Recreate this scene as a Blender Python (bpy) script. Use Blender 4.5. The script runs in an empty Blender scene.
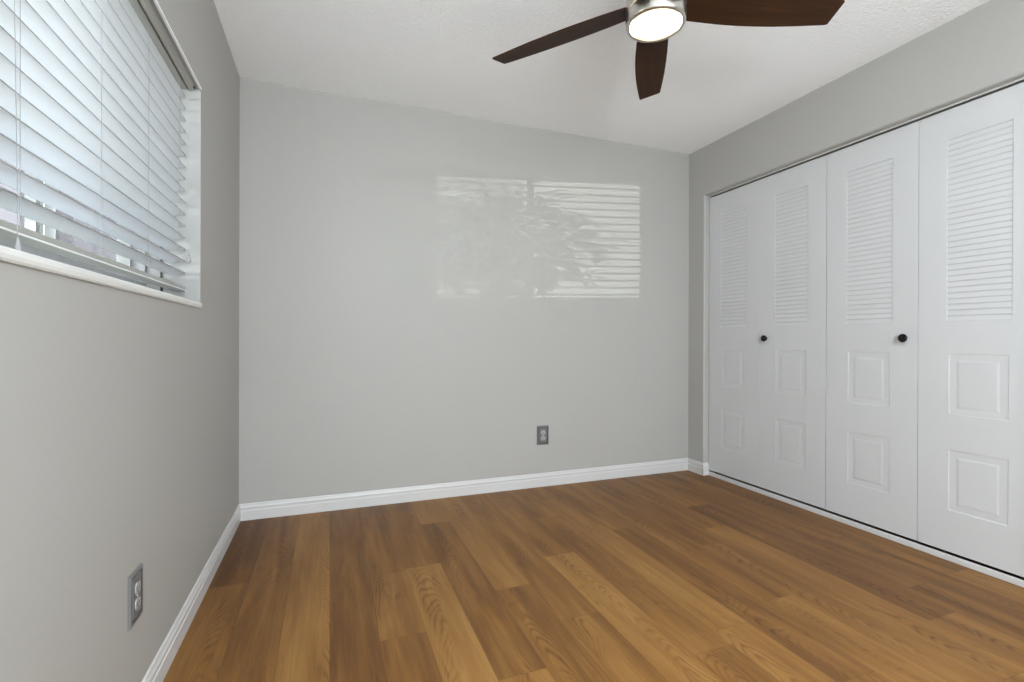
import bpy, bmesh, math, random
from math import sin, cos, pi, radians
from mathutils import Vector, Matrix

sc = bpy.context.scene
col = sc.collection
random.seed(7)

# ------------------------------------------------------------------ camera
W, D, H = 3.0677, 3.0216, 2.44          # room width, distance to back wall, ceiling height
REAR = -0.20                             # rear wall (the doorway the photo is taken from)
XC = W + 0.045                           # front plane of the closet doors
CAM = Vector((0.4632, 0.0, 0.9998))


def make_camera():
    yaw, pitch, roll = radians(20.7138), radians(-0.1150), radians(0.1888)
    cy, sy = cos(yaw), sin(yaw)
    r = Vector((cy, -sy, 0)); f = Vector((sy, cy, 0)); u = Vector((0, 0, 1))
    f2 = f * cos(pitch) + u * sin(pitch); u2 = u * cos(pitch) - f * sin(pitch)
    r3 = r * cos(roll) + u2 * sin(roll); u3 = u2 * cos(roll) - r * sin(roll)
    cd = bpy.data.cameras.new('camera')
    cd.sensor_fit = 'HORIZONTAL'; cd.sensor_width = 36.0
    cd.lens = 483.684 / 1024 * 36.0
    cd.clip_start = 0.02; cd.clip_end = 200
    o = bpy.data.objects.new('camera', cd)
    m = Matrix((r3, u3, -f2)).transposed().to_4x4()
    m.translation = CAM
    o.matrix_world = m
    col.objects.link(o)
    sc.camera = o


make_camera()

# ------------------------------------------------------------------ light
sc.view_settings.view_transform = 'Standard'
sc.view_settings.look = 'None'
sc.view_settings.exposure = 0.0
sc.view_settings.gamma = 1.0
sc.view_settings.use_curve_mapping = False
sc.cycles.use_denoising = True
sc.cycles.use_adaptive_sampling = False
sc.cycles.max_bounces = 10
sc.cycles.diffuse_bounces = 8
sc.cycles.transparent_max_bounces = 16
sc.cycles.caustics_reflective = False
sc.cycles.caustics_refractive = False

SKY = 5.5
wd = bpy.data.worlds.new('overcast_sky'); sc.world = wd
wd.use_nodes = True
bg = wd.node_tree.nodes['Background']
bg.inputs['Color'].default_value = (0.90, 0.95, 1.0, 1)
bg.inputs['Strength'].default_value = SKY


def area(name, loc, direction, sx, sy, power, color):
    ld = bpy.data.lights.new(name, 'AREA')
    ld.shape = 'RECTANGLE'; ld.size = sx; ld.size_y = sy
    ld.energy = power; ld.color = color
    o = bpy.data.objects.new(name, ld)
    o.location = loc
    o.rotation_euler = Vector(direction).to_track_quat('-Z', 'Z').to_euler()
    col.objects.link(o)
    return o


# added broad fill behind the camera; the hall has no window
area('hall_fill_wide', (0.80, -2.36, 1.25), (0, 1, 0), 2.3, 1.9, 112, (0.88, 0.95, 1.0))
# added unseen fill shining down in the hall
area('hall_fill_down', (1.45, -1.2, 2.40), (0, 0, -1), 0.6, 0.6, 84, (0.85, 0.94, 1.0))
# added unseen fill aimed up, to brighten the ceiling
area('hall_fill_up', (1.00, -0.90, 1.50), (0.03, 0.16, 0.98), 0.6, 0.4, 60, (0.86, 0.945, 1.0))

# the glint of the sun off a car windscreen parked outside, low down: it throws the striped patch
sp = bpy.data.lights.new('windscreen_sun_glint', 'SPOT')
sp.energy = 17000; sp.color = (1.0, 0.99, 0.95)
sp.spot_size = radians(14); sp.spot_blend = 0.3; sp.shadow_soft_size = 0.012
so = bpy.data.objects.new('windscreen_sun_glint', sp)
so.location = (-16.5, -10.80, 0.66)
so.rotation_euler = (Vector((0, 1.5, 1.55)) - so.location).to_track_quat('-Z', 'Z').to_euler()
col.objects.link(so)

# the sun, high over the roof from the far side of the house: lights the ground outside
sd = bpy.data.lights.new('sun', 'SUN')
sd.energy = 14.0; sd.angle = radians(0.6); sd.color = (1.0, 0.97, 0.92)
su = bpy.data.objects.new('sun', sd)
su.rotation_euler = Vector((-0.45, 0.35, -1.0)).to_track_quat('-Z', 'Z').to_euler()
su.location = (4, 0, 8)
col.objects.link(su)

# ------------------------------------------------------------------ node helpers


class NT:
    def __init__(self, name):
        self.m = bpy.data.materials.new(name)
        self.m.use_nodes = True
        self.t = self.m.node_tree
        self.b = self.t.nodes['Principled BSDF']
        self.out = self.t.nodes['Material Output']

    def n(self, kind, **kw):
        nd = self.t.nodes.new(kind)
        for k, v in kw.items():
            setattr(nd, k, v)
        return nd

    def l(self, a, b):
        self.t.links.new(a, b)

    def math(self, op, a, b=None, c=None, clamp=False):
        nd = self.n('ShaderNodeMath', operation=op, use_clamp=clamp)
        for i, v in enumerate((a, b, c)):
            if v is None:
                continue
            if isinstance(v, (int, float)):
                nd.inputs[i].default_value = v
            else:
                self.l(v, nd.inputs[i])
        return nd.outputs[0]

    def ramp(self, fac, stops):
        nd = self.n('ShaderNodeValToRGB')
        while len(nd.color_ramp.elements) < len(stops):
            nd.color_ramp.elements.new(0.5)
        for e, (p, c) in zip(nd.color_ramp.elements, stops):
            e.position = p
            e.color = c if len(c) == 4 else (*c, 1)
        self.l(fac, nd.inputs[0])
        return nd.outputs[0]

    def mix(self, fac, a, b, blend='MIX'):
        nd = self.n('ShaderNodeMix', data_type='RGBA', blend_type=blend)
        for sock, v in ((nd.inputs[0], fac), (nd.inputs[6], a), (nd.inputs[7], b)):
            if isinstance(v, (int, float)):
                sock.default_value = v
            elif isinstance(v, tuple):
                sock.default_value = v if len(v) == 4 else (*v, 1)
            else:
                self.l(v, sock)
        return nd.outputs[2]

    def noise(self, vec, scale, detail=3, rough=0.55, dist=0.0):
        nd = self.n('ShaderNodeTexNoise')
        nd.inputs['Scale'].default_value = scale
        nd.inputs['Detail'].default_value = detail
        nd.inputs['Roughness'].default_value = rough
        nd.inputs['Distortion'].default_value = dist
        if vec is not None:
            self.l(vec, nd.inputs['Vector'])
        return nd.outputs['Fac']

    def bump(self, h, strength=0.2, dist=0.002):
        nd = self.n('ShaderNodeBump')
        nd.inputs['Strength'].default_value = strength
        nd.inputs['Distance'].default_value = dist
        self.l(h, nd.inputs['Height'])
        self.l(nd.outputs[0], self.b.inputs['Normal'])


def paint(name, rgb, rough=0.6, bump=0.0, bscale=300.0, bdist=0.001, spec=0.5, var=0.02):
    k = NT(name)
    tc = k.n('ShaderNodeTexCoord')
    v = k.noise(tc.outputs['Object'], 2.2, 2)
    c = k.mix(k.math('MULTIPLY', v, 1.0), tuple(x * (1 - var) for x in rgb), tuple(min(1, x * (1 + var)) for x in rgb))
    k.l(c, k.b.inputs['Base Color'])
    k.b.inputs['Roughness'].default_value = rough
    k.b.inputs['Specular IOR Level'].default_value = spec
    if bump:
        h = k.noise(tc.outputs['Object'], bscale, 3, 0.6)
        k.bump(h, bump, bdist)
    return k.m


M = {}
M['wall'] = paint('wall_paint', (0.412, 0.402, 0.382), 0.55, 0.25, 260, 0.0006, 0.35)
M['ceiling'] = paint('ceiling_texture_paint', (0.94, 0.945, 0.955), 0.85, 0.9, 70, 0.006, 0.2)
M['trim'] = paint('white_trim_paint', (0.60, 0.595, 0.59), 0.35, 0, spec=0.4)
M['door'] = paint('white_door_paint', (0.575, 0.577, 0.585), 0.42, 0.05, 400, 0.0003, 0.4)
M['blind'] = paint('white_slat_vinyl', (0.76, 0.765, 0.78), 0.45, 0.04, 500, 0.0003, 0.4)
_b = M['blind'].node_tree
_tl = _b.nodes.new('ShaderNodeBsdfTranslucent'); _tl.inputs[0].default_value = (0.86, 0.89, 0.93, 1)
_mx = _b.nodes.new('ShaderNodeMixShader'); _mx.inputs[0].default_value = 0.37
_b.links.new(_b.nodes['Principled BSDF'].outputs[0], _mx.inputs[1]); _b.links.new(_tl.outputs[0], _mx.inputs[2])
_b.links.new(_mx.outputs[0], _b.nodes['Material Output'].inputs[0])
M['slat_edge_shade'] = paint('grey_slat_edge_shade', (0.24, 0.24, 0.235), 0.6)
M['bead'] = paint('painted_edge_light', (0.85, 0.85, 0.85), 0.4)  # extra white paints in the light caught by edges
M['blind_rail'] = paint('greyish_white_rail_vinyl', (0.38, 0.38, 0.355), 0.5)
M['cord'] = paint('grey_white_cord', (0.34, 0.34, 0.34), 0.8)
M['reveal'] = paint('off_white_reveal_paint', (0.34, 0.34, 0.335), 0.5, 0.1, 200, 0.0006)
M['sill'] = paint('white_marble_sill', (0.72, 0.72, 0.70), 0.3, spec=0.5, var=0.08)
M['alu'] = paint('grey_window_metal', (0.42, 0.42, 0.43), 0.4)
M['gasket'] = paint('black_rubber_gasket', (0.015, 0.015, 0.017), 0.7)
M['knob'] = paint('black_knob_enamel', (0.006, 0.006, 0.006), 0.25, spec=0.35)
M['track'] = paint('painted_track_metal', (0.62, 0.62, 0.60), 0.4)
M['dark'] = paint('painted_closet_shade', (0.05, 0.05, 0.05), 0.9)  # near-black puts the closet's shade into the wall colour
M['plate'] = paint('grey_metal_cover_plate', (0.15, 0.15, 0.15), 0.4, spec=0.5)
M['recep'] = paint('light_grey_receptacle', (0.36, 0.36, 0.36), 0.4)
M['recess'] = paint('dark_plate_groove', (0.05, 0.05, 0.05), 0.6)
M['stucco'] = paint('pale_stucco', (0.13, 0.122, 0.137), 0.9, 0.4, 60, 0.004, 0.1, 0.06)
M['ground'] = paint('pale_concrete_ground', (0.58, 0.57, 0.54), 0.9, 0.2, 40, 0.004, 0.1, 0.1)
M['bark'] = paint('grey_brown_bark', (0.16, 0.11, 0.07), 0.9, 0.5, 60, 0.004, 0.1, 0.2)
M['leaf'] = paint('green_leaf', (0.06, 0.14, 0.035), 0.5, spec=0.4, var=0.3)
M['hall_bounce'] = paint('hall_bounce_floor', (0.62, 0.62, 0.61), 0.4, var=0.04)  # kept pale so the unseen hall floor bounces neutral light
M['roof'] = paint('brown_eave_board', (0.35, 0.33, 0.32), 0.8)

k = NT('brushed_nickel')
tc = k.n('ShaderNodeTexCoord')
mp = k.n('ShaderNodeMapping'); mp.inputs['Scale'].default_value = (3, 3, 260)
k.l(tc.outputs['Object'], mp.inputs['Vector'])
h = k.noise(mp.outputs[0], 6, 2)
k.l(k.ramp(h, [(0.3, (0.55, 0.52, 0.47)), (0.7, (0.66, 0.63, 0.58))]), k.b.inputs['Base Color'])
k.b.inputs['Metallic'].default_value = 1.0
k.b.inputs['Roughness'].default_value = 0.3
k.bump(h, 0.08, 0.0005)
M['nickel'] = k.m

k = NT('dark_walnut_blade')
tc = k.n('ShaderNodeTexCoord')
mp = k.n('ShaderNodeMapping'); mp.inputs['Scale'].default_value = (2.2, 34, 20)
k.l(tc.outputs['Object'], mp.inputs['Vector'])
g = k.noise(mp.outputs[0], 1.6, 5, 0.6, 0.6)
k.l(k.ramp(g, [(0.25, (0.021, 0.009, 0.004)), (0.55, (0.042, 0.018, 0.0075)), (0.8, (0.072, 0.032, 0.012))]), k.b.inputs['Base Color'])
k.b.inputs['Roughness'].default_value = 0.5
k.b.inputs['Specular IOR Level'].default_value = 0.12
M['walnut'] = k.m

LAMP = 60.0
k = NT('lit_frosted_lens')
k.b.inputs['Base Color'].default_value = (0.9, 0.85, 0.75, 1)
k.b.inputs['Roughness'].default_value = 0.4
# a frosted disc: hot in the middle of its face, dimmer and warmer towards the edge of the face
tc = k.n('ShaderNodeTexCoord')
sx_ = k.n('ShaderNodeSeparateXYZ'); k.l(tc.outputs['Object'], sx_.inputs[0])
rr = k.math('SQRT', k.math('ADD', k.math('MULTIPLY', sx_.outputs[0], sx_.outputs[0]), k.math('MULTIPLY', sx_.outputs[1], sx_.outputs[1])))
hot = k.math('SUBTRACT', 1.0, k.math('DIVIDE', rr, 0.066), clamp=True)
side = k.math('GREATER_THAN', sx_.outputs[2], 2.1045 - 2.44)
hot = k.math('MAXIMUM', k.math('POWER', hot, 0.8), k.math('MULTIPLY', side, 0.5))
k.l(k.mix(hot, (1.0, 0.86, 0.56), (1.0, 0.92, 0.76)), k.b.inputs['Emission Color'])
k.l(k.math('MULTIPLY_ADD', hot, LAMP, 1.02), k.b.inputs['Emission Strength'])
M['lens'] = k.m

k = NT('window_glass')
tr = k.n('ShaderNodeBsdfTransparent'); tr.inputs[0].default_value = (0.93, 0.96, 0.95, 1)
gl = k.n('ShaderNodeBsdfGlossy'); gl.inputs['Roughness'].default_value = 0.02
lw = k.n('ShaderNodeLayerWeight')
fr = k.math('MULTIPLY_ADD', k.math('POWER', lw.outputs['Facing'], 5.0), 0.45, 0.025)
mx = k.n('ShaderNodeMixShader')
k.l(fr, mx.inputs[0]); k.l(tr.outputs[0], mx.inputs[1]); k.l(gl.outputs[0], mx.inputs[2])
k.l(mx.outputs[0], k.out.inputs[0])
M['glass'] = k.m

k = NT('insect_screen_mesh')
tr = k.n('ShaderNodeBsdfTransparent')
df = k.n('ShaderNodeBsdfDiffuse'); df.inputs[0].default_value = (0.06, 0.06, 0.06, 1)
tc = k.n('ShaderNodeTexCoord')
wv = k.noise(tc.outputs['Object'], 900, 0)
mx = k.n('ShaderNodeMixShader')
k.l(k.math('MULTIPLY_ADD', wv, 0.05, 0.20), mx.inputs[0])
k.l(tr.outputs[0], mx.inputs[1]); k.l(df.outputs[0], mx.inputs[2])
k.l(mx.outputs[0], k.out.inputs[0])
M['screen'] = k.m


def floor_material():
    """vinyl oak planks: UV is in metres on each plank (u across, v along), attributes tone and seed per plank"""
    k = NT('oak_vinyl_planks')
    uv = k.n('ShaderNodeUVMap', uv_map='plank_uv')
    at = k.n('ShaderNodeAttribute', attribute_name='tone')
    sd_ = k.n('ShaderNodeAttribute', attribute_name='seed')
    tone, seed = at.outputs['Fac'], sd_.outputs['Fac']
    sep = k.n('ShaderNodeSeparateXYZ'); k.l(uv.outputs[0], sep.inputs[0])
    u, v = sep.outputs[0], sep.outputs[1]
    off = k.math('MULTIPLY', seed, 37.0)

    def vec(su, sv):
        c = k.n('ShaderNodeCombineXYZ')
        k.l(k.math('MULTIPLY', u, su), c.inputs[0])
        k.l(k.math('MULTIPLY', v, sv), c.inputs[1])
        k.l(off, c.inputs[2])
        return c.outputs[0]
    # soft shift of colour along each plank
    broad = k.noise(vec(15.0, 1.5), 1.0, 3, 0.55, 0.4)
    # cathedral grain: rings cut lengthwise
    warp = k.noise(vec(6.0, 2.2), 1.0, 2, 0.5)
    uc = k.math('SUBTRACT', u, k.math('MULTIPLY_ADD', seed, 0.09, 0.035))
    para = k.math('MULTIPLY', k.math('MULTIPLY', uc, uc), 115.0)
    ph = k.math('ADD', k.math('ADD', k.math('MULTIPLY', v, 2.1), para), k.math('MULTIPLY', warp, 1.5))
    ring = k.math('SINE', k.math('MULTIPLY', ph, 52.0))
    fine = k.noise(vec(190.0, 5.0), 1.0, 3, 0.6)
    jit = k.noise(vec(60.0, 22.0), 1.0, 2, 0.6)
    msk = k.noise(vec(11.0, 1.1), 1.3, 1, 0.5)
    cmask = k.math('MULTIPLY', k.math('SUBTRACT', msk, 0.47), 5.0, clamp=True)
    ringd = k.math('MULTIPLY', k.math('POWER', k.math('MULTIPLY_ADD', ring, 0.5, 0.5), 3.0), cmask)
    ringd = k.math('MULTIPLY', ringd, k.math('MULTIPLY_ADD', jit, 1.4, -0.15))
    knots = k.noise(vec(20.0, 7.0), 1.0, 2, 0.5, 0.5)
    knotd = k.math('MULTIPLY', k.math('SUBTRACT', knots, 0.66), 4.0, clamp=True)
    t = k.math('ADD', tone, k.math('MULTIPLY', k.math('SUBTRACT', broad, 0.5), 1.05))
    t = k.math('ADD', t, k.math('MULTIPLY', k.math('SUBTRACT', fine, 0.5), 0.50))
    t = k.math('SUBTRACT', t, k.math('MULTIPLY', ringd, 0.50))
    t = k.math('SUBTRACT', t, k.math('MULTIPLY', knotd, 0.35))
    c = k.ramp(t, [(0.0, (0.088, 0.034, 0.0095)), (0.28, (0.148, 0.065, 0.0170)), (0.52, (0.212, 0.099, 0.0255)), (0.78, (0.285, 0.144, 0.040)), (1.0, (0.36, 0.196, 0.063))])
    # micro-bevel between planks
    w_at = k.n('ShaderNodeAttribute', attribute_name='width')
    l_at = k.n('ShaderNodeAttribute', attribute_name='length')
    du = k.math('MINIMUM', u, k.math('SUBTRACT', w_at.outputs['Fac'], u))
    dv = k.math('MINIMUM', v, k.math('SUBTRACT', l_at.outputs['Fac'], v))
    dm = k.math('MINIMUM', du, dv)
    edge = k.math('SUBTRACT', 1.0, k.math('DIVIDE', dm, 0.0016), clamp=True)
    c = k.mix(k.math('MULTIPLY', edge, 0.45), c, (0.04, 0.018, 0.008))
    k.l(c, k.b.inputs['Base Color'])
    k.l(k.math('MULTIPLY_ADD', fine, 0.16, 0.36), k.b.inputs['Roughness'])
    k.b.inputs['Specular IOR Level'].default_value = 0.25
    hgt = k.math('SUBTRACT', k.math('MULTIPLY', fine, 0.3), k.math('ADD', edge, k.math('MULTIPLY', ringd, 0.3)))
    k.bump(hgt, 0.12, 0.001)
    return k.m


M['floor'] = floor_material()

# ------------------------------------------------------------------ mesh helpers


def link(name, bm, mat, parent=None, smooth=False, bevel=0.0, seg=2, weld=True):
    if weld:
        bmesh.ops.remove_doubles(bm, verts=bm.verts, dist=1e-6)
    bmesh.ops.recalc_face_normals(bm, faces=bm.faces)
    me = bpy.data.meshes.new(name)
    bm.to_mesh(me); bm.free()
    mats = mat if isinstance(mat, (list, tuple)) else [mat]
    for x in mats:
        me.materials.append(x)
    if smooth:
        for p in me.polygons:
            p.use_smooth = True
    o = bpy.data.objects.new(name, me)
    col.objects.link(o)
    if parent is not None:
        o.parent = parent
    if bevel:
        b = o.modifiers.new('bevel', 'BEVEL')
        b.width = bevel; b.segments = seg; b.limit_method = 'ANGLE'
        b.harden_normals = False
    return o


def box(bm, x0, x1, y0, y1, z0, z1, mat=0):
    vs = [bm.verts.new(p) for p in ((x0, y0, z0), (x1, y0, z0), (x1, y1, z0), (x0, y1, z0), (x0, y0, z1), (x1, y0, z1), (x1, y1, z1), (x0, y1, z1))]
    for f in ((3, 2, 1, 0), (4, 5, 6, 7), (0, 1, 5, 4), (1, 2, 6, 5), (2, 3, 7, 6), (3, 0, 4, 7)):
        fc = bm.faces.new([vs[i] for i in f]); fc.material_index = mat
    return vs


def extrude_profile(bm, pts, a, b, put):
    """pts: closed 2D profile; put(p, q, s) -> 3D at station s"""
    A = [bm.verts.new(put(p, q, a)) for p, q in pts]
    B = [bm.verts.new(put(p, q, b)) for p, q in pts]
    n = len(pts)
    for i in range(n):
        bm.faces.new((A[i], A[(i + 1) % n], B[(i + 1) % n], B[i]))
    bm.faces.new(A[::-1]); bm.faces.new(B)


def lathe(bm, prof, seg=48, put=lambda r, a, h: (r * cos(a), r * sin(a), h), closed=True):
    rings = []
    for r, h in prof:
        if r < 1e-6:
            rings.append([bm.verts.new(put(0, 0, h))])
        else:
            rings.append([bm.verts.new(put(r, 2 * pi * i / seg, h)) for i in range(seg)])
    for R0, R1 in zip(rings, rings[1:]):
        if len(R0) == 1 and len(R1) == 1:
            continue
        for i in range(seg):
            j = (i + 1) % seg
            if len(R0) == 1:
                bm.faces.new((R0[0], R1[i], R1[j]))
            elif len(R1) == 1:
                bm.faces.new((R0[i], R0[j], R1[0]))
            else:
                bm.faces.new((R0[i], R0[j], R1[j], R1[i]))


def tube(bm, pts, r, seg=8):
    prev = None
    for i, p in enumerate(pts):
        p = Vector(p)
        d = (Vector(pts[min(i + 1, len(pts) - 1)]) - Vector(pts[max(i - 1, 0)])).normalized()
        a = d.orthogonal().normalized() if prev is None else (prev[1] - d * prev[1].dot(d)).normalized()
        b = d.cross(a)
        ring = [bm.verts.new(p + (a * cos(2 * pi * q / seg) + b * sin(2 * pi * q / seg)) * (r[i] if isinstance(r, (list, tuple)) else r)) for q in range(seg)]
        if prev is not None:
            for q in range(seg):
                bm.faces.new((prev[0][q], prev[0][(q + 1) % seg], ring[(q + 1) % seg], ring[q]))
        else:
            bm.faces.new(ring[::-1])
        prev = (ring, a)
    bm.faces.new(prev[0])


def empty(name, loc, rz=0.0):
    o = bpy.data.objects.new(name, None)
    o.location = loc; o.rotation_euler = (0, 0, rz)
    o.empty_display_size = 0.05
    col.objects.link(o)
    return o


def tag(o, label=None, cat=None, group=None, kind=None):
    if label: o['label'] = label
    if cat: o['category'] = cat
    if group: o['group'] = group
    if kind: o['kind'] = kind
    return o


def local(bm, o):
    """geometry written in world metres, moved into the frame of its (unrotated) root"""
    bmesh.ops.translate(bm, verts=bm.verts, vec=-Vector(o.location))
    return bm


def struct(name, bm, mat, label, cat, **kw):
    o = link(name, bm, mat, **kw)
    return tag(o, label, cat, kind='structure')


# ------------------------------------------------------------------ room shell
WY0, WY1, WZ0, WZ1 = 0.930, 2.162, 1.139, 1.963      # window opening in the left wall
CY0, CY1, CZ1 = 1.026, 2.857, 2.078                 # closet opening in the right wall
DX0, DX1, DZ1 = 0.03, 2.60, 2.44                    # rear doorway, made wide and full height to let hall light in
WT = 0.265                                           # left (outside) wall thickness


def build_floor():
    pw, x0 = 0.1545, 0.0045
    # joints along y for each row, and the tone of each plank from the far wall towards the camera
    rows = {
        -1: ([], [0.40]),
        0: ([2.24], [0.22, 0.42]), 1: ([1.28], [0.40, 0.45]), 2: ([1.40], [0.62, 0.6]), 3: ([1.33], [0.36, 0.4]),
        4: ([2.115, 1.65], [0.36, 0.50, 0.44]), 5: ([2.137], [0.38, 0.74]), 6: ([2.614, 1.34], [0.62, 0.38, 0.68]),
        7: ([1.825], [0.64, 0.40]), 8: ([1.5485], [0.50, 0.52]), 9: ([2.03, 0.9], [0.48, 0.72, 0.5]),
        10: ([2.487, 1.23], [0.58, 0.50, 0.46]), 11: ([2.75, 1.31], [0.45, 0.58, 0.6]), 12: ([2.19, 0.98], [0.50, 0.36, 0.5]),
        13: ([1.39], [0.46, 0.60]), 14: ([1.876], [0.36, 0.46]), 15: ([2.04], [0.40, 0.54]),
        16: ([2.34, 1.09], [0.54, 0.26, 0.52]), 17: ([1.263], [0.34, 0.34]), 18: ([1.7156], [0.40, 0.32]), 19: ([2.5], [0.42, 0.38]), 20: ([], [0.4]),
    }
    xa, xb, ya, yb = -0.6, 3.9, REAR - 0.06, D + 0.02
    me = bpy.data.meshes.new('floor')
    verts, faces, uvs, tones, seeds, wid, lens = [], [], [], [], [], [], []
    i = math.floor((xa - x0) / pw)
    rnd = random.Random(3)
    while x0 + i * pw < xb:
        l, r = x0 + i * pw, x0 + (i + 1) * pw
        js, ts = rows.get(i, ([rnd.uniform(0.5, 2.8)], [rnd.uniform(0.3, 0.6) for _ in range(2)]))
        js, ts = list(js), list(ts)
        y = js[-1] if js else 1.6
        while y - 1.22 > ya:
            y -= 1.22
            js.append(y); ts.append(rnd.uniform(0.3, 0.65))
        cuts = [yb] + js + [ya]
        while len(ts) < len(cuts) - 1:
            ts.append(rnd.uniform(0.3, 0.65))
        for a, b, t in zip(cuts, cuts[1:], ts):
            k0 = len(verts)
            verts += [(l, b, 0), (r, b, 0), (r, a, 0), (l, a, 0)]
            faces.append((k0, k0 + 1, k0 + 2, k0 + 3))
            uvs += [(0, 0), (pw, 0), (pw, a - b), (0, a - b)]
            tones.append(t); seeds.append(rnd.random()); wid.append(pw); lens.append(a - b)
        i += 1
    me.from_pydata(verts, [], faces)
    ul = me.uv_layers.new(name='plank_uv')
    for q, c in enumerate(uvs):
        ul.data[q].uv = c
    for nm, vals in (('tone', tones), ('seed', seeds), ('width', wid), ('length', lens)):
        a = me.attributes.new(nm, 'FLOAT', 'FACE')
        for q, x in enumerate(vals):
            a.data[q].value = x
    me.materials.append(M['floor'])
    o = bpy.data.objects.new('floor', me)
    col.objects.link(o)
    tag(o, 'golden brown oak plank floor running towards the back wall', 'floor', kind='structure')


build_floor()

bm = bmesh.new(); box(bm, -0.62, 3.0, -2.5, REAR - 0.06, -0.02, 0.0)
struct('floor_hall', bm, M['hall_bounce'], 'unseen hall floor behind the doorway, made pale to bounce neutral light', 'floor')

bm = bmesh.new(); box(bm, -WT, 3.9, -2.5, D + 0.12, H, H + 0.15)
struct('ceiling', bm, M['ceiling'], 'pale grey lightly textured flat ceiling above the fan', 'ceiling')

bm = bmesh.new()
box(bm, -WT, 0, REAR - 0.12, WY0, 0, H); box(bm, -WT, 0, WY1, D + 0.12, 0, H)
box(bm, -WT, 0, WY0, WY1, 0, WZ0 - 0.022); box(bm, -WT, 0, WY0, WY1, WZ1, H)
struct('wall_left', bm, M['wall'], 'grey painted wall with the window and blind in it', 'wall', weld=False)

bm = bmesh.new(); box(bm, 0, 3.9, D, D + 0.12, 0, H)
struct('wall_back', bm, M['wall'], 'grey painted wall straight ahead with a striped patch of light', 'wall')

bm = bmesh.new()
HT = 0.11
R_ = 0.011                                  # rounded plaster edge round the closet opening


def closet_wall(bm):
    # header with a rounded lower front edge
    prof = [(W, H), (W, CZ1 + R_)] + [(W + R_ - R_ * cos(a), CZ1 + R_ - R_ * sin(a)) for a in (pi / 8, pi / 4, 3 * pi / 8)] + [(W + R_, CZ1), (W + HT, CZ1), (W + HT, H)]
    extrude_profile(bm, prof, CY0 - 0.0, CY1 + 0.0, lambda p, q, s: (p, s, q))
    for s0, s1, e in ((CY1, D, 1), (CY0, REAR - 0.12, -1)):
        prof = [(W, s1), (W, s0 + e * R_)] + [(W + R_ - R_ * cos(a), s0 + e * (R_ - R_ * sin(a))) for a in (pi / 8, pi / 4, 3 * pi / 8)] + [(W + R_, s0), (W + HT, s0), (W + HT, s1)]
        extrude_profile(bm, prof, 0, H, lambda p, q, s: (p, q, s))


closet_wall(bm)
box(bm, W, W + R_, CY1, CY1 + R_, CZ1 + R_, H); box(bm, W, W + R_, CY0 - R_, CY0, CZ1 + R_, H)
struct('wall_right', bm, M['wall'], 'grey painted wall around the closet opening', 'wall', weld=False)

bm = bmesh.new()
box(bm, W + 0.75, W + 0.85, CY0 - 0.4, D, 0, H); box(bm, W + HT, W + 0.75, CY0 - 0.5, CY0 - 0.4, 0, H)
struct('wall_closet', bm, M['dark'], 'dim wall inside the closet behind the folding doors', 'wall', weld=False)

bm = bmesh.new()
box(bm, 0, DX0, REAR - 0.12, REAR, 0, H); box(bm, DX1, W + HT, REAR - 0.12, REAR, 0, H)
struct('wall_rear', bm, M['wall'], 'grey painted wall with the doorway to the hall', 'wall', weld=False)
bm = bmesh.new()
box(bm, -0.62, -0.5, -2.5, REAR - 0.12, 0, H); box(bm, 2.8, 2.92, -2.5, REAR - 0.12, 0, H); box(bm, -0.62, 2.92, -2.5, -2.4, 0, H)
box(bm, -0.62, -WT, REAR - 0.14, REAR - 0.12, 0, H)
struct('wall_hall', bm, M['wall'], 'grey painted walls of the hall behind the doorway', 'wall', weld=False)
bm = bmesh.new(); box(bm, -0.62, -WT, -2.5, REAR - 0.12, H, H + 0.15)
struct('ceiling_hall', bm, M['ceiling'], 'pale ceiling strip over the hall', 'ceiling')

# baseboards
BH, BT = 0.0905, 0.012
BP = [(0, 0), (BT, 0), (BT, 0.052), (BT - .0025, 0.0555), (BT - .0025, 0.064), (BT - .0012, 0.066), (BT - .0012, 0.071), (BT - .005, 0.080), (BT - .0065, 0.088), (BT - .0085, BH), (0, BH)]
bm = bmesh.new()
extrude_profile(bm, BP, REAR, D, lambda p, q, s: (p, s, q))
struct('baseboard_left', bm, M['trim'], 'white moulded baseboard along the window wall', 'baseboard')
bm = bmesh.new()
extrude_profile(bm, BP, BT * 0.3, W, lambda p, q, s: (s, D - p, q))
struct('baseboard_back', bm, M['trim'], 'white moulded baseboard along the back wall', 'baseboard')
bm = bmesh.new()
extrude_profile(bm, BP, CY1 - BT * 0.5, D - BT * 0.3, lambda p, q, s: (W - p, s, q))
extrude_profile(bm, BP, W - BT, XC - 0.003, lambda p, q, s: (s, CY1 - p, q))
struct('baseboard_right', bm, M['trim'], 'short white baseboard wrapping the corner beside the closet', 'baseboard', weld=False)

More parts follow.
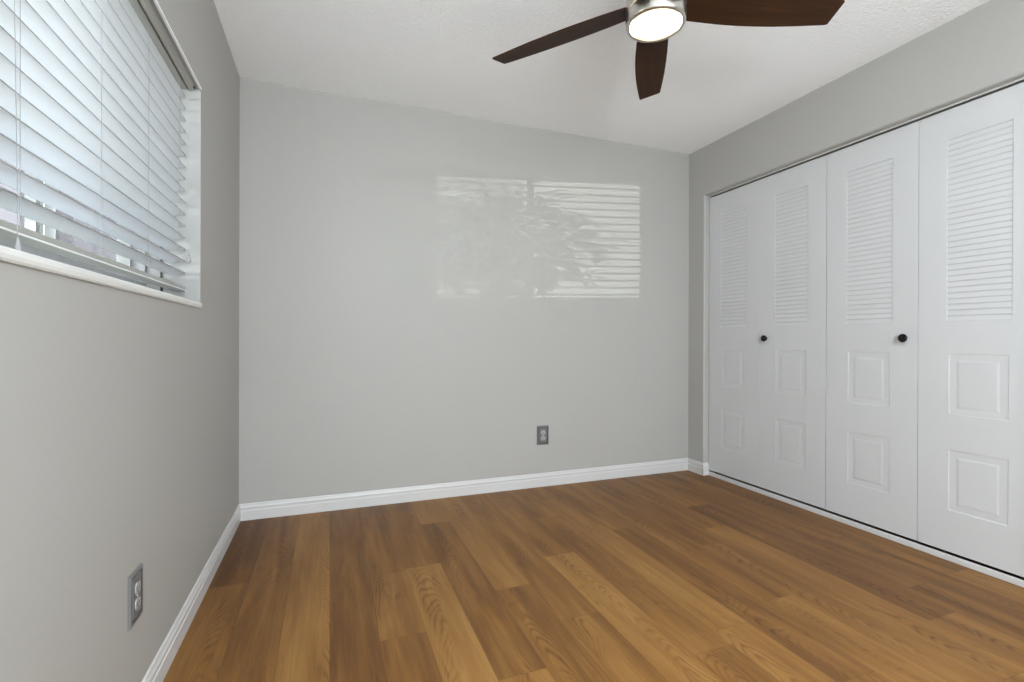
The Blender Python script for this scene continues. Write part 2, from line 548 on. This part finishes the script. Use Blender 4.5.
# window sill and the plaster band over the window
bm = bmesh.new()
SP = [(-0.255, WZ0 - 0.022), (0.004, WZ0 - 0.022), (0.0065, WZ0 - 0.018), (0.0075, WZ0 - 0.011), (0.0065, WZ0 - 0.004), (0.004, WZ0), (-0.255, WZ0)]
extrude_profile(bm, SP, WY0 - .03, WY1 - .002, lambda p, q, s: (p, s, q))
struct('trim_1', bm, M['sill'], 'white window sill with a rounded front edge below the blind', 'window sill')
bm = bmesh.new()
extrude_profile(bm, [(0.0, WZ1 + .001), (0.004, WZ1 + .001), (0.004, WZ1 + 0.053), (0.0, WZ1 + 0.057)], WY0 - 0.04, WY1 + 0.003, lambda p, q, s: (p, s, q))
struct('trim_2', bm, M['wall'], 'flat wall-coloured band just above the window opening', 'trim')
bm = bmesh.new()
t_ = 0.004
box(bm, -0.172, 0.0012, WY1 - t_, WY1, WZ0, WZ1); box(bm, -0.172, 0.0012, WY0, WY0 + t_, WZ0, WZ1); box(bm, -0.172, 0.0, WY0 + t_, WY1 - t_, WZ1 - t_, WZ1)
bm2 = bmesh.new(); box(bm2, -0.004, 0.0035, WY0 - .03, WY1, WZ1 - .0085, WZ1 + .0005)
struct('trim_6', bm2, M['bead'], 'thin bead along the top edge of the window opening, painted bright as if lit', 'trim', bevel=.001)
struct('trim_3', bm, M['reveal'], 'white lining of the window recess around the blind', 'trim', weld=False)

# ------------------------------------------------------------------ window (horizontal slider)
win = empty('window_1', (-0.165, (WY0 + WY1) / 2, WZ0))
tag(win, 'two-pane grey metal sliding window behind the white blind', 'window', kind='structure')
ym = 1.548
bm = bmesh.new()
box(bm, -0.260, -0.173, WY0 + .001, WY0 + .014, WZ0, WZ1); box(bm, -0.260, -0.173, WY1 - .014, WY1 - .001, WZ0, WZ1)
box(bm, -0.260, -0.173, WY0 + .014, WY1 - .014, WZ0, WZ0 + .066); box(bm, -0.260, -0.173, WY0 + .014, WY1 - .014, WZ1 - .014, WZ1)
link('window_frame', local(bm, win), M['alu'], win, weld=False)


def sash(y0, y1, xf):
    bm = bmesh.new()
    s = .016
    za, zb = WZ0 + .066, WZ1 - .014
    box(bm, xf, xf + .022, y0, y0 + s, za, zb); box(bm, xf, xf + .022, y1 - s, y1, za, zb)
    box(bm, xf, xf + .022, y0 + s, y1 - s, za, za + s); box(bm, xf, xf + .022, y0 + s, y1 - s, zb - s, zb)
    o = link('sash', local(bm, win), M['alu'], win, weld=False)
    bm = bmesh.new(); box(bm, xf + .009, xf + .012, y0 + s, y1 - s, za + s, zb - s)
    link('glass_pane', local(bm, win), M['glass'], o)
    return o


sash(WY0 + .014, ym + .018, -0.205)
sash(ym - .018, WY1 - .014, -0.235)
bm = bmesh.new(); box(bm, -0.1275, -0.1185, WY1 - .0060, WY1 - .0040, WZ0 + .002, WZ1 - .006)
link('gasket', local(bm, win), M['gasket'], win, weld=False)
bm = bmesh.new(); box(bm, -0.2562, -0.2555, ym + .01, WY1 - .016, WZ0 + .016, WZ1 - .016)
link('insect_screen', local(bm, win), M['screen'], win)

# ------------------------------------------------------------------ venetian blind
bl = empty('window_blind', (-0.065, (WY0 + WY1) / 2, WZ1 - .005))
tag(bl, 'white horizontal slat blind hanging in the window recess, slats half open', 'blind')
BY0, BY1 = WY0 + .012, WY1 - .012
PITCH, SW, ST = 0.04435, 0.050, 0.0033
TILT = radians(12)
BX = -0.070
Z0 = 1.2490
bm = bmesh.new()
NS = 16
for i in range(NS):
    zc = Z0 + i * PITCH - 0.0035
    top = []
    n = 8
    for j in range(n + 1):
        s = -0.5 + j / n
        crown = 0.0022 * (1 - (2 * s) ** 2)
        dx, dz = s * SW, crown
        top.append((BX + dx * cos(TILT) - dz * sin(TILT), zc + dx * sin(TILT) + dz * cos(TILT)))
    prof = top + [(x + sin(TILT) * ST, z - cos(TILT) * ST) for x, z in top[::-1]]
    extrude_profile(bm, prof, BY0, BY1, lambda p, q, s: (p, s, q))
bm.normal_update()
for f in bm.faces:                       # shade on the narrow long slat edges is painted in opaque grey
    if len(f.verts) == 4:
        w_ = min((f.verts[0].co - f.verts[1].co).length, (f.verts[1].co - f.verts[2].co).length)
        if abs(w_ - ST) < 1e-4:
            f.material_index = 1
link('slats', local(bm, bl), [M['blind'], M['slat_edge_shade']], bl)
bm = bmesh.new()
rz = 1.1905
prof = [(-.0255, -.004), (-.022, -.0075), (.022, -.0075), (.0255, -.004), (.0255, .005), (.022, .0075), (-.022, .0075), (-.0255, .005)]
extrude_profile(bm, [(BX + a * cos(0.02) - b * sin(0.02), rz + a * sin(0.02) + b * cos(0.02)) for a, b in prof], BY0, BY1, lambda p, q, s: (p, s, q))
box(bm, BX + .0235, BX + .0268, BY0, BY1, rz - .0088, rz - .0058, 1)  # white lip standing in for light on the rail's lower edge
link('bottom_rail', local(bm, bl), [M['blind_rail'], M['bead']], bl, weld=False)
bm = bmesh.new(); box(bm, -0.098, -0.042, BY0, BY1, WZ1 - .018, WZ1 - .006)
link('headrail', local(bm, bl), M['blind_rail'], bl, bevel=0.002)
bm = bmesh.new()
VP = [(-0.034, WZ1 - .0205), (-0.024, WZ1 - .0205), (-0.022, WZ1 - .018), (-0.022, WZ1 - .0145), (-0.019, WZ1 - .0120), (-0.019, WZ1 - .0095), (-0.016, WZ1 - .0075), (-0.016, WZ1 - .005), (-0.034, WZ1 - .005)]
extrude_profile(bm, VP, BY0 - .002, BY1 + .002, lambda p, q, s: (p, s, q))
link('valance', local(bm, bl), M['blind_rail'], bl)
for yc in (1.0994, 1.4225, 1.7455, 2.068):
    bm = bmesh.new()
    for xx in (BX + SW / 2 * cos(TILT) + .0012, BX - SW / 2 * cos(TILT) - .0012):
        tube(bm, [(xx, yc, 1.19), (xx, yc, WZ1 - .018)], 0.0006, 6)
    link('ladder_cord', local(bm, bl), M['cord'], bl)


def pull(y, zt, x=-0.036):
    bm = bmesh.new()
    pts = [(x, y, WZ1 - .018), (x, y, (WZ1 + zt) / 2), (x + .003, y + .002, zt + .1), (x + .004, y + .001, zt)]
    tube(bm, pts, 0.0006, 6)
    c = link('pull_cord', local(bm, bl), M['cord'], bl)
    bm = bmesh.new()
    lathe(bm, [(0, .008), (.002, .008), (.003, .002), (.0055, -.012), (.006, -.016), (.004, -.018), (0, -.018)], 14)
    bmesh.ops.translate(bm, verts=bm.verts, vec=(x + .004, y + .001, zt))
    link('tassel', local(bm, bl), M['cord'], c, smooth=True)


pull(1.065, 1.162)
pull(2.105, 1.325, -0.034)
pull(2.118, 1.305, -0.030)
bm = bmesh.new(); box(bm, -0.034, -0.016, BY1 - .012, BY1 + .003, WZ1 - .012, WZ1 - .006)
link('bracket_clip', local(bm, bl), M['gasket'], bl)

# ------------------------------------------------------------------ closet folding doors
HB, HTP = 0.040, 2.060
LV0, LV1 = 1.090, 1.922
PANELS = ((0.667, 0.945), (0.229, 0.507))


def leaf_mesh(y0, y1):
    """front face at x = XC, towards the room; y0 < y1"""
    bm = bmesh.new()
    T = 0.034
    xb = XC + T
    iw = 0.1135                       # margin beside the louvers
    ip = 0.1225                       # margin beside the raised panels
    ya, yb = y0 + iw, y1 - iw
    pa, pb = y0 + ip, y1 - ip
    E_ = 0.0005
    # back slab
    box(bm, XC + 0.012, xb, y0, y1, HB, HTP)
    xs = XC + 0.012

    def fr(a, b, c, d):
        box(bm, XC, xs, a, b, c, d)
    fr(y0 + E_, ya, HB, HTP); fr(yb, y1 - E_, HB, HTP)
    # slightly eased leaf edges
    for a, b in ((y0, y0 + E_), (y1 - E_, y1)):
        near, far = (b, a) if a == y0 else (a, b)
        v = [bm.verts.new(p) for p in ((XC, near, HB), (XC, near, HTP), (XC + E_, far, HTP), (XC + E_, far, HB))]
        bm.faces.new(v)
        v = [bm.verts.new(p) for p in ((XC + E_, far, HB), (XC + E_, far, HTP), (xs, far, HTP), (xs, far, HB))]
        bm.faces.new(v)
    fr(ya, yb, LV1, HTP); fr(ya, yb, PANELS[0][1], LV0); fr(ya, yb, PANELS[1][1], PANELS[0][0]); fr(ya, yb, HB, PANELS[1][0])
    for z0, z1 in PANELS:
        fr(ya, pa, z0, z1); fr(pb, yb, z0, z1)
        rings = []
        for ins, dep in ((0, 0), (0.004, 0.0013), (0.012, 0.0016), (0.030, 0.0020), (0.038, 0.0006), (0.0425, 0.0004)):
            rings.append([bm.verts.new((XC + dep, y, z)) for y, z in ((pa + ins, z0 + ins), (pb - ins, z0 + ins), (pb - ins, z1 - ins), (pa + ins, z1 - ins))])
        for A, B in zip(rings, rings[1:]):
            for i in range(4):
                bm.faces.new((A[i], A[(i + 1) % 4], B[(i + 1) % 4], B[i]))
        bm.faces.new(rings[-1])
    # louvers: each leans out at its lower edge and tucks back under the one above
    n = 32
    p = (LV1 - LV0) / n
    prev = None
    for i in range(n):
        z = LV0 + i * p
        for dep, zz in ((0.0012, z), (0.0008, z + p * 0.15), (0.0042, z + p * 0.92), (0.0042, z + p)):
            cur = (bm.verts.new((XC + dep, ya, zz)), bm.verts.new((XC + dep, yb, zz)))
            if prev:
                bm.faces.new((prev[0], prev[1], cur[1], cur[0]))
            prev = cur
    return bm


def knob(bm, y, z):
    prof = [(0.010, 0.0), (0.011, 0.003), (0.0085, 0.006), (0.008, 0.012), (0.0135, 0.014), (0.0195, 0.017), (0.0208, 0.021), (0.0190, 0.0255), (0.0135, 0.0275), (0.0100, 0.0265), (0.005, 0.0278), (0, 0.0282)]
    lathe(bm, prof, 32, lambda r, a, h: (XC - h, y + r * cos(a), z + r * sin(a)))


leaves = [(2.4004, 2.853), (1.9480, 2.4000), (1.4870, 1.9440), (1.0290, 1.4845)]
for nm, pair, kn, lb in (('door_1', leaves[:2], (1, 2.350), 'white louvered bifold closet door next to the back wall corner'),
                         ('door_2', leaves[2:], (0, 1.5400), 'white louvered bifold closet door farther from the back wall')):
    ya, yb = pair[1][0], pair[0][1]
    root = tag(empty(nm, (XC + .017, (ya + yb) / 2, HB)), lb, 'closet door', kind='structure')
    for q, (a, b) in enumerate(pair):
        lf = link('door_leaf', local(leaf_mesh(a, b), root), M['door'], root, weld=False)
        if q == kn[0]:
            bm = bmesh.new(); knob(bm, kn[1], 1.016)
            ko = link('knob', local(bm, root), M['knob'], lf, smooth=True)
            ko['label'] = 'small round black knob'

bm = bmesh.new(); box(bm, XC - 0.004, XC + .003, CY0 + .002, CY1 - .002, 2.0708, CZ1)
struct('trim_4', bm, M['track'], 'pale metal track along the top of the closet opening', 'door track')
bm = bmesh.new(); box(bm, XC - 0.010, XC + .003, CY0 + .002, CY1 - BT, 0.0, 0.028)
struct('trim_5', bm, M['trim'], 'low white strip on the floor under the closet doors', 'threshold', bevel=0.003)

# ------------------------------------------------------------------ outlets


def outlet(label, loc, rz):
    """built facing -y, plate on the plane y = 0"""
    r = empty('electrical_outlet', loc, rz)
    tag(r, label, 'electrical outlet', 'grey wall outlets')
    w, h = 0.0885, 0.131
    bm = bmesh.new()
    rings = []
    for ins, dep in ((0, 0), (0, 0.002), (0.003, 0.0062), (0.010, 0.0068), (0.0115, 0.0040), (0.0155, 0.0040), (0.0170, 0.0066)):
        rings.append([bm.verts.new((x, -dep, z)) for x, z in ((-w / 2 + ins, -h / 2 + ins), (w / 2 - ins, -h / 2 + ins), (w / 2 - ins, h / 2 - ins), (-w / 2 + ins, h / 2 - ins))])
    for k_, (A, B) in enumerate(zip(rings, rings[1:])):
        for i in range(4):
            f = bm.faces.new((A[i], A[(i + 1) % 4], B[(i + 1) % 4], B[i]))
            f.material_index = 1 if k_ in (3, 4) else 0
    bm.faces.new(rings[-1]); bm.faces.new(rings[0][::-1])
    link('cover_plate', bm, [M['plate'], M['recess']], r, weld=False)
    for s in (1, -1):
        zc = s * 0.0195
        bm = bmesh.new()
        pts = []
        for i in range(40):
            a = 2 * pi * i / 40
            x, z = 0.0172 * cos(a), max(-0.0142, min(0.0142, 0.0172 * sin(a)))
            pts.append((x, zc + z))
        extrude_profile(bm, pts, -0.0060, -0.0088, lambda p, q, y: (p, y, q))
        rc = link('receptacle', bm, M['recep'], r)
        rc['label'] = 'light grey socket face'
        bm = bmesh.new()
        box(bm, -.0072, -.0052, -.0093, -.0080, zc - .0035, zc + .0055); box(bm, .0052, .0070, -.0093, -.0080, zc - .0025, zc + .0045)
        box(bm, -.0022, .0022, -.0093, -.0080, zc - .0105, zc - .0062)
        link('slots', bm, M['recess'], rc, weld=False)
    bm = bmesh.new()
    lathe(bm, [(0.0035, 0.0064), (0.0033, 0.0076), (0.0015, 0.0081), (0, 0.0081)], 16, lambda a, t, hh: (a * cos(t), -hh, a * sin(t)))
    link('screw', bm, M['nickel'], r, smooth=True)


outlet('grey wall outlet low on the back wall below the patch of light', (1.8330, D, 0.3495), 0)
outlet('grey wall outlet low on the window wall near the camera', (0.0, 1.4925, 0.3440), pi / 2)

# ------------------------------------------------------------------ ceiling fan
FX, FY = 1.530, 1.410
ZB = 2.180
fan = tag(empty('ceiling_fan', (FX, FY, H)), 'five-blade dark walnut ceiling fan with a lit round lamp', 'ceiling fan')


def fan_lathe(name, prof, mat, seg=64, parent=fan):
    bm = bmesh.new()
    lathe(bm, [(r, z - H) for r, z in prof], seg)
    return link(name, bm, mat, parent, smooth=True)


fan_lathe('canopy', [(0, H), (0.070, H), (0.072, H - .012), (0.066, H - .045), (0.040, H - .062), (0.018, H - .066), (0, H - .066)], M['nickel'])
fan_lathe('downrod', [(0.0135, H - .06), (0.0135, 2.272)], M['nickel'], 24)
mh = fan_lathe('motor_housing', [(0, 2.285), (0.030, 2.284), (0.034, 2.272), (0.075, 2.268), (0.092, 2.252), (0.100, 2.234), (0.102, 2.208), (0.1025, 2.160), (0.0995, 2.152)], M['nickel'])
lk = fan_lathe('light_kit', [(0.0970, 2.153), (0.1015, 2.148), (0.1030, 2.125), (0.1020, 2.108), (0.0990, 2.1025), (0.0935, 2.1005), (0.0895, 2.1015), (0.0880, 2.104), (0.0880, 2.150)], M['nickel'])
ln = fan_lathe('lamp_lens', [(0.0868, 2.1330), (0.0868, 2.1040), (0.0845, 2.1010), (0.077, 2.0985), (0.055, 2.0960), (0.030, 2.0948), (0, 2.0943)], M['lens'])
ln['label'] = 'lit warm white frosted lens'


def blade_mesh():
    bm = bmesh.new()
    # (radius, half width on the + side, on the - side); the tip is cut on a slant, longer on the + side
    st = [(0.090, .055, .046), (0.12, .059, .050), (0.15, .062, .053), (0.20, .066, .0575), (0.26, .0695, .060), (0.33, .0715, .0615), (0.40, .0705, .061), (0.47, .0675, .0595), (0.54, .062, .0565), (0.60, .0560, .053), (0.638, .0520, .0500)]
    t = 0.005
    up, dn = [], []
    loop = [(r, b) for r, b, c in st] + [(0.655, .0500), (0.6610, .0482), (0.6635, .0445)] + [(0.6625, -.0435), (0.6595, -.0470), (0.6535, -.0488)] + [(r, -c) for r, b, c in st[::-1]]
    loop = [p for i, p in enumerate(loop)]
    top = [bm.verts.new((x, y, t / 2)) for x, y in loop]
    bot = [bm.verts.new((x, y, -t / 2)) for x, y in loop]
    n = len(loop)
    bm.faces.new(top); bm.faces.new(bot[::-1])
    for i in range(n):
        bm.faces.new((top[i], bot[i], bot[(i + 1) % n], top[(i + 1) % n]))
    return bm


proto_b = proto_a = None
for q in range(5):
    ang = radians(55.1 + 72 * q)
    if q == 0:
        proto_b = link('blade', blade_mesh(), M['walnut'], fan, bevel=0.0012, seg=2)
        bm = bmesh.new()
        # bracket from the motor to the top of the blade
        box(bm, 0.088, 0.20, -.020, .020, .0030, .0060)
        for px, py in ((0.145, .011), (0.145, -.011), (0.185, 0.0)):
            bmesh.ops.create_uvsphere(bm, u_segments=10, v_segments=6, radius=.004, matrix=Matrix.Translation((px, py, .0068)))
        proto_a = link('blade_iron', bm, M['nickel'], proto_b, weld=False)
        b = proto_b
    else:
        b = proto_b.copy(); col.objects.link(b); b.parent = fan
        a = proto_a.copy(); col.objects.link(a); a.parent = b
    b.location = (0, 0, ZB - H)
    b.rotation_euler = (Matrix.Rotation(ang, 3, 'Z') @ Matrix.Rotation(radians(-14), 3, 'X')).to_euler()

# ------------------------------------------------------------------ outside the window
bm = bmesh.new(); box(bm, -30, -WT, -22, 40, -0.25, -0.15)
struct('ground_outside', bm, M['ground'], 'pale concrete yard outside the window', 'ground')


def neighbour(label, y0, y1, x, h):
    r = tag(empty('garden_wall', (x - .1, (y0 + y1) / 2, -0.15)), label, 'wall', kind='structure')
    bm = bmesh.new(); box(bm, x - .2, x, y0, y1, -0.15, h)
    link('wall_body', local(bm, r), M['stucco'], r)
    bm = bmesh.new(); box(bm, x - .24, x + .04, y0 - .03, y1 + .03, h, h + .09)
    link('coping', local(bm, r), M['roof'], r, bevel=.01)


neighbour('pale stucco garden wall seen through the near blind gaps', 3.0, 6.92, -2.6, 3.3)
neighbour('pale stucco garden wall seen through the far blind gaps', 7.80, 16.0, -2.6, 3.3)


post = tag(empty('screen_post', (-0.605, 2.415, -0.15)), 'slim grey metal post with a dark channel, seen through the lower blind gaps', 'post')
bm = bmesh.new(); box(bm, -0.622, -0.611, 2.40, 2.43, -0.15, 3.0); box(bm, -0.600, -0.588, 2.40, 2.43, -0.15, 3.0); box(bm, -0.611, -0.600, 2.415, 2.43, -0.15, 3.0)
link('post_body', local(bm, post), M['alu'], post, weld=False)
bm = bmesh.new(); box(bm, -0.611, -0.600, 2.405, 2.415, -0.15, 3.0)
link('dark_channel', local(bm, post), M['gasket'], post)


def shrub():
    r = tag(empty('leafy_shrub', (-1.25, 0.84, -0.15)), 'slender leafy green shrub outside the window', 'shrub')
    rnd = random.Random(11)
    bm = bmesh.new()
    for k_ in range(5):
        a = rnd.uniform(0, 2 * pi)
        tube(bm, [(0.02 * cos(a), 0.02 * sin(a), 0), (0.06 * cos(a), 0.06 * sin(a), .9), (.18 * cos(a), .18 * sin(a), 1.65)], [.018, .014, .006], 8)
    link('stem', bm, M['bark'], r, weld=False)
    bm = bmesh.new()
    c0 = Vector((0, 0, 1.66))
    for i in range(1050):
        v = Vector((rnd.gauss(0, 1), rnd.gauss(0, 1), rnd.gauss(0, 1))).normalized()
        rad = rnd.uniform(0.12, 1.0) ** 0.5
        p = c0 + Vector((v.x * .36, v.y * .36, v.z * .30)) * rad * rnd.uniform(.75, 1.18)
        d = (v * .55 + Vector((rnd.uniform(-.9, .9), rnd.uniform(-.9, .9), rnd.uniform(-.75, .35)))).normalized()
        s = d.cross(Vector((0, 0, 1)) + v * .01).normalized()
        L, wd_ = rnd.uniform(.07, .13), rnd.uniform(.010, .018)
        nrm = s.cross(d)
        pts = [p, p + d * L * .35 + s * wd_ + nrm * .004, p + d * L - nrm * .012, p + d * L * .35 - s * wd_ + nrm * .004]
        vs = [bm.verts.new(q) for q in pts]
        bm.faces.new((vs[0], vs[1], vs[2])); bm.faces.new((vs[0], vs[2], vs[3]))
    link('foliage', bm, M['leaf'], r, weld=False)


shrub()
